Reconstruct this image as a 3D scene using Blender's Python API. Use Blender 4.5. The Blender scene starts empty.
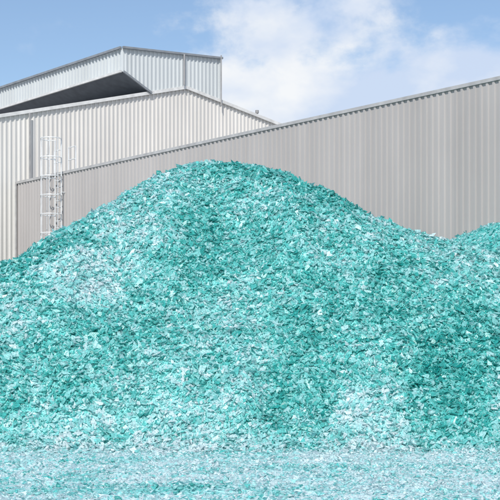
import bpy, math, numpy as np
from mathutils import Vector
rng=np.random.default_rng(7)
scene=bpy.context.scene
scene.view_settings.view_transform='Standard'
scene.view_settings.look='None'
scene.view_settings.exposure=0

# ---------------------------------------------------------------- helpers
def N(nt,t,**k):
    n=nt.nodes.new(t)
    for a,b in k.items(): setattr(n,a,b)
    return n
def new_mat(name):
    m=bpy.data.materials.new(name); m.use_nodes=True
    nt=m.node_tree; b=nt.nodes['Principled BSDF']
    return m,nt,b
def mesh_obj(name,verts,faces,mat=None,parent=None,smooth=False):
    me=bpy.data.meshes.new(name); me.from_pydata([tuple(v) for v in verts],[],faces); me.update()
    o=bpy.data.objects.new(name,me); scene.collection.objects.link(o)
    if mat: me.materials.append(mat)
    if parent: o.parent=parent
    if smooth:
        for p in me.polygons: p.use_smooth=True
    return o
def empty(name,loc=(0,0,0)):
    o=bpy.data.objects.new(name,None); scene.collection.objects.link(o); return o

def value_noise(x,y,scale,seed):
    r=np.random.default_rng(seed); G=r.random((256,256))
    u=x/scale+1000.37; v=y/scale+1000.71
    iu=np.floor(u).astype(int); iv=np.floor(v).astype(int)
    fu=u-iu; fv=v-iv
    fu=fu*fu*(3-2*fu); fv=fv*fv*(3-2*fv)
    a=G[iu%256,iv%256]; b=G[(iu+1)%256,iv%256]; c=G[iu%256,(iv+1)%256]; d=G[(iu+1)%256,(iv+1)%256]
    return (a*(1-fu)+b*fu)*(1-fv)+(c*(1-fu)+d*fu)*fv-0.5
def fbm(x,y,scale,seed,octv=4):
    s=0;a=1
    for i in range(octv):
        s=s+a*value_noise(x,y,scale/2**i,seed+i); a*=.55
    return s

# ---------------------------------------------------------------- site axes
C=np.array([-11.02,61.2,0.0])            # inner corner between the two buildings
e1=np.array([-.645,.765,0.0]); e1/=np.linalg.norm(e1)
e2=np.array([e1[1],-e1[0],0.0])          # (.765,.645)

# ---------------------------------------------------------------- materials
def metal_sheet(name,col,var=.06,rough=.5,dirt=.12):
    m,nt,b=new_mat(name)
    geo=N(nt,'ShaderNodeTexCoord')
    mp=N(nt,'ShaderNodeMapping'); mp.inputs['Scale'].default_value=(1.6,1.6,.12)
    nt.links.new(geo.outputs['Object'],mp.inputs[0])
    n1=N(nt,'ShaderNodeTexNoise'); n1.inputs['Scale'].default_value=1.0; n1.inputs['Detail'].default_value=6; n1.inputs['Roughness'].default_value=.65
    nt.links.new(mp.outputs[0],n1.inputs['Vector'])
    n2=N(nt,'ShaderNodeTexNoise'); n2.inputs['Scale'].default_value=.22; n2.inputs['Detail'].default_value=4
    nt.links.new(geo.outputs['Object'],n2.inputs['Vector'])
    ad=N(nt,'ShaderNodeMath',operation='ADD'); nt.links.new(n1.outputs[0],ad.inputs[0]); nt.links.new(n2.outputs[0],ad.inputs[1])
    mr=N(nt,'ShaderNodeMapRange'); mr.inputs[1].default_value=.65; mr.inputs[2].default_value=1.35
    mr.inputs[3].default_value=1-dirt; mr.inputs[4].default_value=1+var
    nt.links.new(ad.outputs[0],mr.inputs[0])
    at=N(nt,'ShaderNodeAttribute'); at.attribute_name='panel'
    mu=N(nt,'ShaderNodeMath',operation='MULTIPLY'); nt.links.new(mr.outputs[0],mu.inputs[0]); nt.links.new(at.outputs['Fac'],mu.inputs[1])
    vm=N(nt,'ShaderNodeVectorMath',operation='SCALE'); vm.inputs[0].default_value=col
    nt.links.new(mu.outputs[0],vm.inputs['Scale'])
    nt.links.new(vm.outputs[0],b.inputs['Base Color'])
    b.inputs['Roughness'].default_value=rough
    b.inputs['Specular IOR Level'].default_value=.35
    return m
def plain(name,col,rough=.5,metal=0):
    m,nt,b=new_mat(name)
    n=N(nt,'ShaderNodeTexNoise'); n.inputs['Scale'].default_value=3; n.inputs['Detail'].default_value=5
    g=N(nt,'ShaderNodeTexCoord'); nt.links.new(g.outputs['Object'],n.inputs['Vector'])
    mr=N(nt,'ShaderNodeMapRange'); mr.inputs[1].default_value=.3; mr.inputs[2].default_value=.7; mr.inputs[3].default_value=.82; mr.inputs[4].default_value=1.1
    nt.links.new(n.outputs[0],mr.inputs[0])
    vm=N(nt,'ShaderNodeVectorMath',operation='SCALE'); vm.inputs[0].default_value=col
    nt.links.new(mr.outputs[0],vm.inputs['Scale']); nt.links.new(vm.outputs[0],b.inputs['Base Color'])
    b.inputs['Roughness'].default_value=rough; b.inputs['Metallic'].default_value=metal
    return m
M_grey=metal_sheet('taupe_sheet',(.405,.385,.372),dirt=.14)
M_cream=metal_sheet('cream_sheet',(.64,.625,.59),dirt=.14)
M_pale=metal_sheet('pale_blue_grey_sheet',(.54,.575,.58),dirt=.14)
M_capg=plain('grey_flashing',(.40,.395,.39),.5)
M_capc=plain('cream_flashing',(.64,.64,.62),.4)
M_soffit_shade=plain('soffit_painted_shade',(.10,.115,.135),.7)  # dark base colour stands in for the shade under the monitor overhang
M_edge=plain('dark_trim',(.22,.24,.26),.6)
M_roof=plain('roof_sheet',(.35,.35,.35),.5)
M_galv=plain('galvanised_steel',(.72,.73,.73),.4,.1)
M_pipe=plain('downpipe_grey',(.30,.30,.30),.5)

# ---------------------------------------------------------------- building parts
def corrugated(name,P0,d,nrm,length,zbot,ztop,mat,parent,pitch=.25,depth=.045,breaks=()):
    prof=[(0,0),(.50,0),(.60,1),(.90,1)]
    ss=[];nn=[]
    k=0
    while k*pitch<length:
        for a,b in prof:
            s=(k+a)*pitch
            if s<=length: ss.append(s);nn.append(b*depth)
        k+=1
    ss.append(length);nn.append(0)
    for bk in breaks:
        for i in range(len(ss)-1):
            if ss[i]<bk<ss[i+1]:
                f=(bk-ss[i])/(ss[i+1]-ss[i]); nn.insert(i+1,nn[i]*(1-f)+nn[i+1]*f); ss.insert(i+1,bk); break
    V=[];F=[];pan=[]
    pr=np.random.default_rng(len(ss)); shade=1+.035*(pr.random(2000)-.5)*2
    for s,n in zip(ss,nn):
        p=P0+d*s+nrm*n
        V.append((p[0],p[1],zbot(s)));V.append((p[0],p[1],ztop(s)))
    for i in range(len(ss)-1):
        F.append((2*i,2*i+2,2*i+3,2*i+1)); pan.append(shade[int(ss[i]/1.0)])
    o=mesh_obj(name,V,F,mat,parent)
    a=o.data.attributes.new('panel','FLOAT','FACE'); a.data.foreach_set('value',np.array(pan,dtype=np.float32))
    return o
def box_between(name,A,B,w,h,nrm,mat,parent,off=0.0):
    A=np.array(A,float);B=np.array(B,float)
    dd=B-A; dd/=np.linalg.norm(dd)
    dn=np.cross(dd,nrm)
    if dn[2]>0: dn=-dn
    vs=[]
    for P in (A,B):
        for a in (off,off+w):
            for b in (0,h):
                vs.append(P+nrm*a+dn*b)
    F=[(0,1,3,2),(4,6,7,5),(0,4,5,1),(2,3,7,6),(0,2,6,4),(1,5,7,3)]
    return mesh_obj(name,vs,F,mat,parent)
def quad(name,pts,mat,parent):
    return mesh_obj(name,pts,[tuple(range(len(pts)))],mat,parent)
def P(base,z): return np.array([base[0],base[1],z])

def tube(path,r,sides=8):
    V=[];F=[]
    path=[np.array(p,float) for p in path]
    n=len(path)
    for i,p in enumerate(path):
        t=path[min(i+1,n-1)]-path[max(i-1,0)]; t/=np.linalg.norm(t)
        a=np.array([0,0,1.]) if abs(t[2])<.9 else np.array([1.,0,0])
        u=np.cross(t,a);u/=np.linalg.norm(u);v=np.cross(t,u)
        for k in range(sides):
            an=2*math.pi*k/sides
            V.append(p+r*(math.cos(an)*u+math.sin(an)*v))
    for i in range(n-1):
        for k in range(sides):
            F.append((i*sides+k,i*sides+(k+1)%sides,(i+1)*sides+(k+1)%sides,(i+1)*sides+k))
    F.append(tuple(range(sides))[::-1]);F.append(tuple((n-1)*sides+k for k in range(sides)))
    return V,F
def tubes(name,list_,mat,parent=None):
    V=[];F=[]
    for path,r in list_:
        v,f=tube(path,r); o=len(V); V+=v; F+=[tuple(i+o for i in q) for q in f]
    return mesh_obj(name,V,F,mat,parent)

# ---- grey warehouse
HG=10.5
wh=empty('warehouse')
LG=46.0; DG=22.0
out=-e2
corrugated('long_wall',C-e1*LG,e1,out,LG,lambda s:0.25,lambda s:HG,M_grey,wh)
box_between('plinth',P(C-e1*LG,.25),P(C,.25),.06,.25,out,plain('concrete_plinth',(.36,.35,.33),.8),wh,off=-.01)
box_between('parapet_cap',P(C-e1*LG,HG+.05),P(C,HG+.05),.13,.11,out,M_capg,wh,off=-.06)
corrugated('end_wall',C-e1*LG+e2*DG,-e2,-e1,DG-.01,lambda s:0.0,lambda s:HG,M_grey,wh)
corrugated('rear_wall',C+e2*DG,-e1,e2,LG,lambda s:0.0,lambda s:HG-.3,M_grey,wh)
quad('roof',[P(C,HG-.12),P(C-e1*LG,HG-.12),P(C-e1*LG+e2*DG,HG-.35),P(C+e2*DG,HG-.35)],M_roof,wh)

# ---- cream hall with gable
hall=empty('industrial_hall')
TL,TR,TRG,HR=-13.0,31.0,9.98,16.4
def rake(t): return HR-.262*(TRG-t) if t<TRG else HR-.175*(t-TRG)
G0=C+e2*TL
back=-e1
corrugated('gable_wall',G0,e2,back,TR-TL,lambda s:0.0,lambda s:rake(s+TL),M_cream,hall,breaks=(TRG-TL,))
DH=34.0
for nm,a,b in (('roof_near_slope',TL,TRG),('roof_far_slope',TRG,TR)):
    A=C+e2*a;B=C+e2*b
    quad(nm,[P(A,rake(a)-.02),P(B,rake(b)-.02),P(B+e1*DH,rake(b)-.02),P(A+e1*DH,rake(a)-.02)],M_roof,hall)
    box_between('rake_trim',P(A,rake(a)+.07),P(B,rake(b)+.07),.10,.16,back,M_capc,hall,off=.047)
corrugated('side_wall',C+e2*TL+e1*DH,-e1,-e2,DH,lambda s:0.0,lambda s:rake(TL)-.03,M_cream,hall)
corrugated('side_wall_far',C+e2*TR,e1,e2,DH,lambda s:0.0,lambda s:rake(TR)-.03,M_cream,hall)
corrugated('rear_wall',C+e2*TR+e1*DH,-e2,e1,TR-TL,lambda s:0.0,lambda s:rake(TR-s)-.03,M_cream,hall,breaks=(TR-TRG,))
# ---- ridge monitor (flared box over the ridge)
t0,t1=6.02,12.25; zt0,zt1=17.78,18.22; zb=16.62
tf=7.75; DB=30.0
E=back*0.10
def topz(t): return zt0+(zt1-zt0)*(t-t0)/(t1-t0)
def botz(t):
    if t<tf: return zb+(rake(tf)-.05-zb)*(t-t0)/(tf-t0)
    return rake(t)-.05
corrugated('monitor_end_wall',C+e2*t0+E,e2,back,t1-t0,lambda s:botz(s+t0),lambda s:topz(s+t0),M_pale,hall,breaks=(tf-t0,TRG-t0))
corrugated('monitor_side_wall',C+e2*t0+E+e1*DB,-e1,-e2,DB,lambda s:zb,lambda s:zt0,M_pale,hall,pitch=.3,depth=.07)
quad('monitor_soffit',[P(C+e2*t0+E,zb),P(C+e2*t0+E+e1*DB,zb),P(C+e2*tf+E+e1*DB,rake(tf)-.05),P(C+e2*tf+E,rake(tf)-.05)],M_soffit_shade,hall)
corrugated('monitor_far_side',C+e2*t1+E,e1,e2,DB,lambda s:rake(t1)-.05,lambda s:zt1,M_pale,hall)
quad('monitor_roof',[P(C+e2*t0+E,zt0+.01),P(C+e2*t1+E,zt1+.01),P(C+e2*t1+E+e1*DB,zt1+.01),P(C+e2*t0+E+e1*DB,zt0+.01)],M_roof,hall)
box_between('monitor_end_cap',P(C+e2*(t0-.08)+E,zt0+.08),P(C+e2*(t1+.08)+E,zt1+.08),.12,.10,back,M_edge,hall,off=.05)
box_between('monitor_side_cap',P(C+e2*t0+E,zt0+.08),P(C+e2*t0+E+e1*DB,zt0+.08),.12,.11,-e2,M_edge,hall,off=.075)
box_between('monitor_drip_edge',P(C+e2*t0+E,zb+.06),P(C+e2*t0+E+e1*DB,zb+.06),.10,.11,-e2,M_capc,hall,off=.075)
box_between('monitor_sloped_edge',P(C+e2*t0+E,zb+.04),P(C+e2*tf+E,rake(tf)),.08,.10,back,M_edge,hall,off=.05)
pl=[]
b=C+back*.22
pl.append(([P(b+e2*.62,10.7),P(b+e2*.62,13.85)],.05))
q=C+E+back*.16
pl.append(([P(q+e2*9.75,rake(9.75)+.1),P(q+e2*9.75,topz(9.75))],.045))
pl.append(([P(q+e2*12.2,rake(12.2)-.3),P(q+e2*12.2,zt1+.15)],.035))
tubes('downpipes',pl,M_pipe,hall)
vb=C+e2*15.6+e1*.8
tubes('roof_vent',[([P(vb,rake(15.6)-.1),P(vb,rake(15.6)+.48)],.05),([P(vb,rake(15.6)+.48),P(vb,rake(15.6)+.56),P(vb,rake(15.6)+.64)],.10)],M_pipe,hall)
box_between('corner_trim',P(C+out*.06-e1*.02,0.1),P(C+out*.06-e1*.02,HG-.05),.03,.16,out,M_capg,wh)

# ---- caged ladder
lad=empty('caged_ladder')
LB=C-e1*4.1+out*.22
items=[]
zlo,zhi=2.2,HG+1.45
for sgn in (-1,1):
    items.append(([P(LB+e1*.26*sgn,zlo),P(LB+e1*.26*sgn,zhi)],.027))
z=zlo+.15
while z<HG+.1:
    items.append(([P(LB-e1*.26,z),P(LB+e1*.26,z)],.014)); z+=.3
tubes('rails_and_rungs',items,M_galv,lad)
items=[]
cc=LB+out*.38; R=.46
z=4.4
while z<=zhi+.01:
    path=[P(LB-e1*.26,z)]
    for k in range(13):
        a=math.radians(-125+250*k/12)
        path.append(P(cc+out*R*math.cos(a)+e1*R*math.sin(a),z))
    path.append(P(LB+e1*.26,z))
    items.append((path,.021)); z+=.84
for k in range(5):
    a=math.radians(-100+200*k/4)
    items.append(([P(cc+out*(R)*math.cos(a)+e1*R*math.sin(a),4.4),P(cc+out*R*math.cos(a)+e1*R*math.sin(a),zhi)],.015))
tubes('safety_cage',items,M_galv,lad)
items=[]
for z in np.arange(3,HG,2.2):
    for sgn in (-1,1): items.append(([P(LB+e1*.26*sgn,z),P(LB+e1*.26*sgn-out*.2,z)],.02))
for s in (-.9,-.3,.3,.9):
    items.append(([P(LB-out*.35+e1*s,HG-.1),P(LB-out*.35+e1*s,HG+1.1)],.023))
for sg in (-1,1):
    for zz in (.55,1.1):
        items.append(([P(LB-out*.35+e1*.3*sg,HG+zz),P(LB-out*.35+e1*.9*sg,HG+zz)],.023))
tubes('brackets_and_guard_rail',items,M_galv,lad)

# ---------------------------------------------------------------- piles
TOE=27.6
crest_px=[(0,272),(20,264),(50,248),(80,229),(110,210),(140,191),(165,178),(190,172),(215,171),(240,172),(265,177),(300,188),(330,202),(360,217),(390,231),(420,243),(440,248),(470,254),(500,259)]
cx=[-16.,-12.];ch=[0.,1.4]
for a,bb in crest_px:
    v=(370-bb)/1300; yy=(TOE+2.125)/(1-1.25*v)
    cx.append((a-250)/1300*yy); ch.append(1.7+v*yy+.12)
cx+=[9.5,13.,16.]; ch+=[3.2,1.2,0.]
cx=np.array(cx);ch=np.array(ch)
def crestH(X):
    return (np.interp(X-.3,cx,ch)+np.interp(X,cx,ch)*2+np.interp(X+.3,cx,ch))/4
def h_main(X,Y):
    H=crestH(X)
    toe=TOE+.6*fbm(X,Y*0,2.3,11,3)
    lob=.9*fbm(X,Y*.35,2.8,31,3)
    yc=TOE+H*1.25
    d=Y-yc; r=.9
    sl=np.where(d<0,.80,.88)
    sa=np.sqrt(d*d+r*r)-r
    h=H+.10-sl*sa
    mid=np.clip((H-h)/1.2,0,1)*np.clip(h/1.0,0,1)
    h=h+lob*mid+(.16*fbm(X,Y,.8,50,3)+.08*fbm(X,Y,.22,59,2))*np.clip(h*2,0,1)
    k=.35
    h=k*np.log1p(np.exp(np.clip(h/k,-30,30)))
    edge=np.clip((Y-(toe-1.3))/1.3,0,1)
    return h*edge-.02
def h_side(X,Y):
    dd=(X-C[0])*(-e2[0])+(Y-C[1])*(-e2[1])
    s=(X-C[0])*(-e1[0])+(Y-C[1])*(-e1[1])
    H=np.interp(s,[20,24,27,30,34,38,42],[0,4.6,5.3,5.85,6.4,4,0])
    d=dd-1.2; sa=np.sqrt(d*d+.5)-.7
    h=H-.75*np.where(d>0,sa,.25*sa)+.3*fbm(X,Y,1.5,77,4)*np.clip(H,0,1)
    return np.maximum(h,-.05)

deep=np.array([.012,.31,.285]);mid_=np.array([.065,.56,.52]);light=np.array([.27,.75,.73]);pale=np.array([.51,.82,.83]);white=np.array([.74,.88,.90])
blobs=[(-2.3,6.0,.8,.6,.5),(-3.0,5.1,.8,.7,.6),(-3.8,4.0,1.0,.6,.9),(-5.4,3.3,1.0,.7,.4),(-5.9,1.6,1.0,.5,.3),
 (-0.9,.9,1.5,.7,.85),(-0.2,2.3,.6,1.1,.45),(2.7,.8,.9,.9,.85),(-2.8,.3,1.6,.35,.5),(4.7,4.1,.9,.7,.45),(2.4,5.2,.8,.5,.2),(-0.3,6.2,.7,.6,.15),
 (0.9,3.6,.8,.6,.15),(6,.6,1,.5,.3),
 (0.2,7.4,1.5,.5,-.45),(2.2,6.4,1.2,.6,-.45),(1.2,1.0,.9,.9,-.75),(4.3,1.7,1.5,1.2,-.7),(-3.8,2.2,1.5,.8,-.4),(-1.3,4.6,1.0,.9,-.35),(5.6,3.0,1,.7,-.5),(-5.5,4.6,.9,.5,-.3),(1.6,3.4,1.1,1,-.25),(3.4,3.5,.8,.7,-.35),(0.5,5.2,.9,.7,-.3)]
def paleness(X,Y,h):
    f=.33+.6*fbm(X,h*1.3+Y*.2,1.4,90,4)+.9*fbm(X,(Y+h)*1.6,.42,95,3)
    wx=X+1.0*fbm(X,h,1.0,120,4); wh_=h+1.0*fbm(X,h,1.0,140,4)
    for bx,bh,rx,rh,s in blobs:
        f=f+s*np.exp(-((wx-bx)/rx)**2-((wh_-bh)/rh)**2)
    f=f+.8*np.exp(-np.maximum(h,0)/.22)
    return f
def colour(f,r):
    v=np.clip(.475+.35*f+ (r-.5)*.66,0,1)
    xs=[0,.22,.45,.68,.86,1]
    cols=np.array([deep,mid_*.85,mid_*.6+light*.4,light*.6+pale*.4,pale,white])
    return np.stack([np.interp(v,xs,cols[:,i]) for i in range(3)],-1)

def frames(n,Nrm,tilt):
    nr=Nrm+tilt*rng.normal(size=(n,3)); nr/=np.linalg.norm(nr,axis=1)[:,None]
    a=rng.normal(size=(n,3)); a[:,2]*=.4; u=np.cross(nr,a);u/=np.linalg.norm(u,axis=1)[:,None]; v=np.cross(nr,u)
    return nr,u,v
def shards(X,Y,Z,Nrm,size,tilt,cols):
    n=len(X); nr,u,v=frames(n,Nrm,tilt)
    asp=rng.uniform(.3,.9,n)
    ang0=np.array([0,.5,1,1.5])*math.pi
    P_=np.stack([X,Y,Z],-1)+Nrm*(size*rng.uniform(-.4,.5,n))[:,None]
    V=np.empty((n,4,3))
    for k in range(4):
        an=ang0[k]+rng.uniform(-.6,.6,n); rr=size*rng.uniform(.5,1.15,n)
        V[:,k]=P_+u*(np.cos(an)*rr)[:,None]+v*(np.sin(an)*rr*asp)[:,None]+nr*(size*rng.normal(0,.16,n))[:,None]
    F=np.arange(4*n).reshape(n,4)
    return V.reshape(-1,3),np.repeat(cols,4,axis=0),F
def chunks(X,Y,Z,Nrm,size,tilt,cols):
    """thick angular lumps: irregular six-sided solids"""
    n=len(X); nr,u,v=frames(n,Nrm,tilt)
    asp=rng.uniform(.45,.95,n); th=size*rng.uniform(.08,.22,n)
    P_=np.stack([X,Y,Z],-1)+Nrm*(size*rng.uniform(-.1,.3,n))[:,None]
    V=np.empty((n,8,3))
    for k in range(4):
        an=k*.5*math.pi+rng.uniform(-.6,.6,n); rr=size*rng.uniform(.55,1.1,n); bend=size*rng.normal(0,.10,n)
        for j,s in enumerate((-1,1)):
            r2=rr*rng.uniform(.82,1.0,n)
            V[:,k+4*j]=P_+u*(np.cos(an)*r2)[:,None]+v*(np.sin(an)*r2*asp)[:,None]+nr*(bend+s*th)[:,None]
    f=np.array([[3,2,1,0],[4,5,6,7],[0,1,5,4],[1,2,6,5],[2,3,7,6],[3,0,4,7]])
    F=(np.arange(n)[:,None,None]*8+f[None]).reshape(-1,4)
    return V.reshape(-1,3),np.repeat(cols,8,axis=0),F

def build_pile(name,hf,x0,x1,y0,y1,step,groups,mats,minh=-1):
    xs=np.arange(x0,x1+1e-6,step);ys=np.arange(y0,y1+1e-6,step)
    gx,gy=np.meshgrid(xs,ys,indexing='ij'); gz=hf(gx,gy)
    nx,ny=gx.shape
    base=np.stack([gx.ravel(),gy.ravel(),gz.ravel()-.03],-1)
    idx=np.arange(nx*ny).reshape(nx,ny)
    quads=np.stack([idx[:-1,:-1],idx[1:,:-1],idx[1:,1:],idx[:-1,1:]],-1).reshape(-1,4)
    keep=(gz.ravel()[quads].max(1)>-.01)
    quads=quads[keep]
    bc=colour(paleness(gx.ravel(),gy.ravel(),gz.ravel()),rng.random(nx*ny)*.5+.1)*.8
    Vs=[base];Cs=[bc];Fs=[quads];Ms=[np.zeros(len(quads),int)]
    off=len(base)
    for (kind,ax,bx,ay,by,n,s0,s1,tl) in groups:
        X=rng.uniform(ax,bx,n);Y=rng.uniform(ay,by,n);Z=hf(X,Y)
        m=Z>minh; X,Y,Z=X[m],Y[m],Z[m]; n=len(X)
        e=.06
        dx=(hf(X+e,Y)-hf(X-e,Y))/(2*e);dy=(hf(X,Y+e)-hf(X,Y-e))/(2*e)
        Nn=np.stack([-dx,-dy,np.ones(n)],-1);Nn/=np.linalg.norm(Nn,axis=1)[:,None]
        size=s0+(s1-s0)*rng.random(n)**2.6
        col=colour(paleness(X,Y,Z),rng.random(n))
        v,c,q_=kind(X,Y,Z,Nn,size,tl,col)
        Vs.append(v);Cs.append(c);Fs.append(q_+off);Ms.append(np.ones(len(q_),int)); off+=len(v)
    V=np.concatenate(Vs);Cc=np.concatenate(Cs);F=np.concatenate(Fs);Mi=np.concatenate(Ms)
    me=bpy.data.meshes.new(name)
    me.vertices.add(len(V)); me.vertices.foreach_set('co',V.astype(np.float32).ravel())
    me.loops.add(len(F)*4); me.loops.foreach_set('vertex_index',F.astype(np.int32).ravel())
    me.polygons.add(len(F)); me.polygons.foreach_set('loop_start',(np.arange(len(F))*4).astype(np.int32))
    me.polygons.foreach_set('material_index',Mi.astype(np.int32))
    me.update(calc_edges=True)
    a=me.attributes.new('gcol','FLOAT_COLOR','POINT')
    rgba=np.concatenate([Cc,np.ones((len(Cc),1))],1).astype(np.float32)
    a.data.foreach_set('color',rgba.ravel())
    for m in mats: me.materials.append(m)
    o=bpy.data.objects.new(name,me); scene.collection.objects.link(o)
    return o

def grit(nt):
    """crazed safety glass: colour of a piece varies over its face"""
    at=N(nt,'ShaderNodeAttribute');at.attribute_name='gcol'
    g=N(nt,'ShaderNodeNewGeometry')
    n=N(nt,'ShaderNodeTexNoise'); n.inputs['Scale'].default_value=26; n.inputs['Detail'].default_value=3; n.inputs['Roughness'].default_value=.7
    nt.links.new(g.outputs['Position'],n.inputs['Vector'])
    mr=N(nt,'ShaderNodeMapRange'); mr.inputs[1].default_value=.32; mr.inputs[2].default_value=.68; mr.inputs[3].default_value=.58; mr.inputs[4].default_value=1.28
    nt.links.new(n.outputs[0],mr.inputs[0])
    v=N(nt,'ShaderNodeVectorMath',operation='SCALE'); nt.links.new(at.outputs['Color'],v.inputs[0]); nt.links.new(mr.outputs[0],v.inputs['Scale'])
    bp=N(nt,'ShaderNodeBump'); bp.inputs['Strength'].default_value=.35; bp.inputs['Distance'].default_value=.02
    nt.links.new(n.outputs[0],bp.inputs['Height'])
    return v.outputs[0],bp.outputs[0]
m,nt,b=new_mat('cullet_fines')
col,bp=grit(nt)
nt.links.new(col,b.inputs['Base Color']); b.inputs['Roughness'].default_value=.6
M_fines=m
m,nt,b=new_mat('glass_shard')
col,bp=grit(nt)
nt.links.new(col,b.inputs['Base Color']); b.inputs['Roughness'].default_value=.18
nt.links.new(bp,b.inputs['Normal'])
b.inputs['Specular IOR Level'].default_value=.55
tr=N(nt,'ShaderNodeBsdfTranslucent'); nt.links.new(col,tr.inputs['Color'])
mx=N(nt,'ShaderNodeMixShader'); mx.inputs[0].default_value=.46
nt.links.new(b.outputs[0],mx.inputs[1]);nt.links.new(tr.outputs[0],mx.inputs[2])
nt.links.new(mx.outputs[0],nt.nodes['Material Output'].inputs[0])
M_shard=m

S,K=shards,chunks
build_pile('glass_cullet_pile',h_main,-17,17,26.0,47,.07,
  [(S,-8.5,8.5,26.2,38.6,270000,.018,.13,.36),(K,-8.5,8.5,26.2,38.6,14000,.03,.14,.5),(S,-16,-8.5,27,44,30000,.04,.13,.38),(S,8.5,16,27,44,30000,.04,.13,.38),(S,-8.5,8.5,38.6,47,35000,.04,.13,.38)],
  [M_fines,M_shard],minh=.0)
build_pile('glass_cullet_pile',h_side,1,18,28,46,.12,[(S,2,16,29,44,70000,.03,.12,.38)],[M_fines,M_shard],minh=.0)

_p=paleness
def paleness(X,Y,h): return 1.2+1.0*fbm(X,Y*1.5,2.2,200,4)+1.0*fbm(X,Y*2.5,.5,210,3)
def h_yard(X,Y):
    return .012+.10*np.maximum(fbm(X,Y*1.6,1.6,300,4)-.05,0)
build_pile('glass_cullet_debris',h_yard,-8,8,15,28.2,.08,
  [(S,-7,7,15,28.4,75000,.012,.08,.28),(K,-5.5,5.5,15,28.4,5000,.02,.09,.45)],[M_fines,M_shard],minh=.0)
paleness=_p

# ---------------------------------------------------------------- ground
m,nt,b=new_mat('yard_concrete')
g=N(nt,'ShaderNodeNewGeometry')
n1=N(nt,'ShaderNodeTexNoise'); n1.inputs['Scale'].default_value=.35; n1.inputs['Detail'].default_value=9; n1.inputs['Roughness'].default_value=.6
nt.links.new(g.outputs['Position'],n1.inputs['Vector'])
cr=N(nt,'ShaderNodeValToRGB'); cr.color_ramp.elements[0].position=.35;cr.color_ramp.elements[0].color=(.30,.30,.29,1)
cr.color_ramp.elements[1].position=.65;cr.color_ramp.elements[1].color=(.44,.45,.44,1)
nt.links.new(n1.outputs[0],cr.inputs[0])
ln=N(nt,'ShaderNodeVectorMath',operation='DISTANCE'); ln.inputs[1].default_value=(0,30,0); nt.links.new(g.outputs['Position'],ln.inputs[0])
nm=N(nt,'ShaderNodeMath',operation='MULTIPLY_ADD'); nm.inputs[1].default_value=14; nt.links.new(n1.outputs[0],nm.inputs[0]); nt.links.new(ln.outputs['Value'],nm.inputs[2])
mr=N(nt,'ShaderNodeMapRange'); mr.inputs[1].default_value=26; mr.inputs[2].default_value=42; mr.inputs[3].default_value=1; mr.inputs[4].default_value=0
nt.links.new(nm.outputs[0],mr.inputs[0])
mix=N(nt,'ShaderNodeMix',data_type='RGBA'); nt.links.new(mr.outputs[0],mix.inputs[0]); nt.links.new(cr.outputs[0],mix.inputs[6]); mix.inputs[7].default_value=(.55,.67,.68,1)
nt.links.new(mix.outputs[2],b.inputs['Base Color']); b.inputs['Roughness'].default_value=.85
mesh_obj('ground',[(-3000,-3000,0),(3000,-3000,0),(3000,3000,0),(-3000,3000,0)],[(0,1,2,3)],m)

# ---------------------------------------------------------------- sun & sky
sd=np.array([-.20,-1.0]);az=math.atan2(sd[0],sd[1]);el=math.radians(44)
sun=bpy.data.lights.new('sun','SUN'); sun.energy=4.1; sun.angle=math.radians(.5); sun.color=(1,.955,.90)
so=bpy.data.objects.new('sun',sun); scene.collection.objects.link(so)
dirv=Vector((math.sin(az)*math.cos(el),math.cos(az)*math.cos(el),math.sin(el)))
so.rotation_euler=dirv.to_track_quat('Z','Y').to_euler(); so.location=dirv*60

w=bpy.data.worlds.new('World'); scene.world=w; w.use_nodes=True; nt=w.node_tree
bg=nt.nodes['Background']; bg.inputs[1].default_value=.145
sky=N(nt,'ShaderNodeTexSky',sky_type='NISHITA'); sky.sun_disc=False; sky.sun_elevation=el; sky.sun_rotation=az%(2*math.pi)
sky.air_density=1.0; sky.dust_density=.8; sky.ozone_density=2.0
tc=N(nt,'ShaderNodeTexCoord')
mp=N(nt,'ShaderNodeMapping'); mp.inputs['Scale'].default_value=(1,1,1.5); mp.inputs['Location'].default_value=(.62,.2,.31)
nt.links.new(tc.outputs['Generated'],mp.inputs[0])
cn=N(nt,'ShaderNodeTexNoise'); cn.inputs['Scale'].default_value=11; cn.inputs['Detail'].default_value=10; cn.inputs['Roughness'].default_value=.57; cn.inputs['Distortion'].default_value=.1
nt.links.new(mp.outputs[0],cn.inputs['Vector'])
sx=N(nt,'ShaderNodeSeparateXYZ'); nt.links.new(tc.outputs['Generated'],sx.inputs[0])
bx=N(nt,'ShaderNodeMapRange'); bx.inputs[1].default_value=-.12; bx.inputs[2].default_value=-.01; bx.inputs[3].default_value=-.08; bx.inputs[4].default_value=.15
nt.links.new(sx.outputs[0],bx.inputs[0])
bz=N(nt,'ShaderNodeMapRange'); bz.inputs[1].default_value=.20; bz.inputs[2].default_value=.28; bz.inputs[3].default_value=.11; bz.inputs[4].default_value=-.12
nt.links.new(sx.outputs[2],bz.inputs[0])
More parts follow.
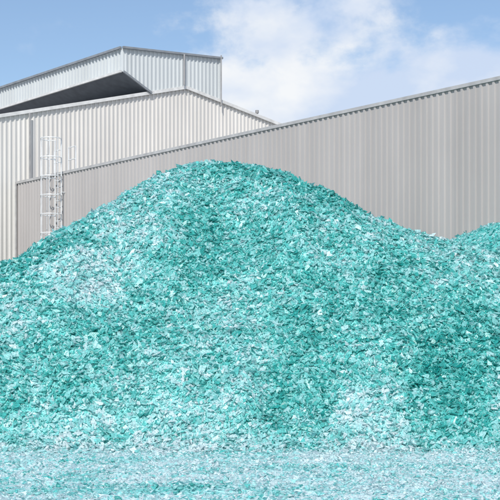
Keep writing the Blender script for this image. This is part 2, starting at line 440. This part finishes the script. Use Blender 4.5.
a1=N(nt,'ShaderNodeMath',operation='ADD'); nt.links.new(cn.outputs[0],a1.inputs[0]); nt.links.new(bx.outputs[0],a1.inputs[1])
a2=N(nt,'ShaderNodeMath',operation='ADD'); nt.links.new(a1.outputs[0],a2.inputs[0]); nt.links.new(bz.outputs[0],a2.inputs[1])
cm=N(nt,'ShaderNodeMapRange'); cm.interpolation_type='SMOOTHSTEP'; cm.inputs[1].default_value=.45; cm.inputs[2].default_value=.67; cm.inputs[3].default_value=0; cm.inputs[4].default_value=.93
nt.links.new(a2.outputs[0],cm.inputs[0])
cc2=N(nt,'ShaderNodeValToRGB'); cc2.color_ramp.elements[0].position=.40; cc2.color_ramp.elements[0].color=(.98,.99,1,1)
cc2.color_ramp.elements[1].position=.58; cc2.color_ramp.elements[1].color=(.64,.75,.94,1)
mp3=N(nt,'ShaderNodeMapping'); mp3.inputs['Location'].default_value=(.1,.7,.05); mp3.inputs['Scale'].default_value=(1,1,1.6); nt.links.new(tc.outputs['Generated'],mp3.inputs[0])
cn3=N(nt,'ShaderNodeTexNoise'); cn3.inputs['Scale'].default_value=9; cn3.inputs['Detail'].default_value=8
nt.links.new(mp3.outputs[0],cn3.inputs['Vector']); nt.links.new(cn3.outputs[0],cc2.inputs[0])
sc=N(nt,'ShaderNodeVectorMath',operation='SCALE'); sc.inputs['Scale'].default_value=6.7; nt.links.new(cc2.outputs[0],sc.inputs[0])
mix=N(nt,'ShaderNodeMix',data_type='RGBA'); nt.links.new(cm.outputs[0],mix.inputs[0]); nt.links.new(sky.outputs[0],mix.inputs[6]); nt.links.new(sc.outputs[0],mix.inputs[7])
nt.links.new(mix.outputs[2],bg.inputs[0])

# ---------------------------------------------------------------- camera
cam=bpy.data.cameras.new('camera'); co=bpy.data.objects.new('camera',cam); scene.collection.objects.link(co)
co.location=(0,0,1.7); co.rotation_euler=(math.radians(90),0,0)
cam.sensor_width=36; cam.lens=93.6; cam.shift_y=.24; cam.clip_end=9000; cam.clip_start=.1
scene.camera=co
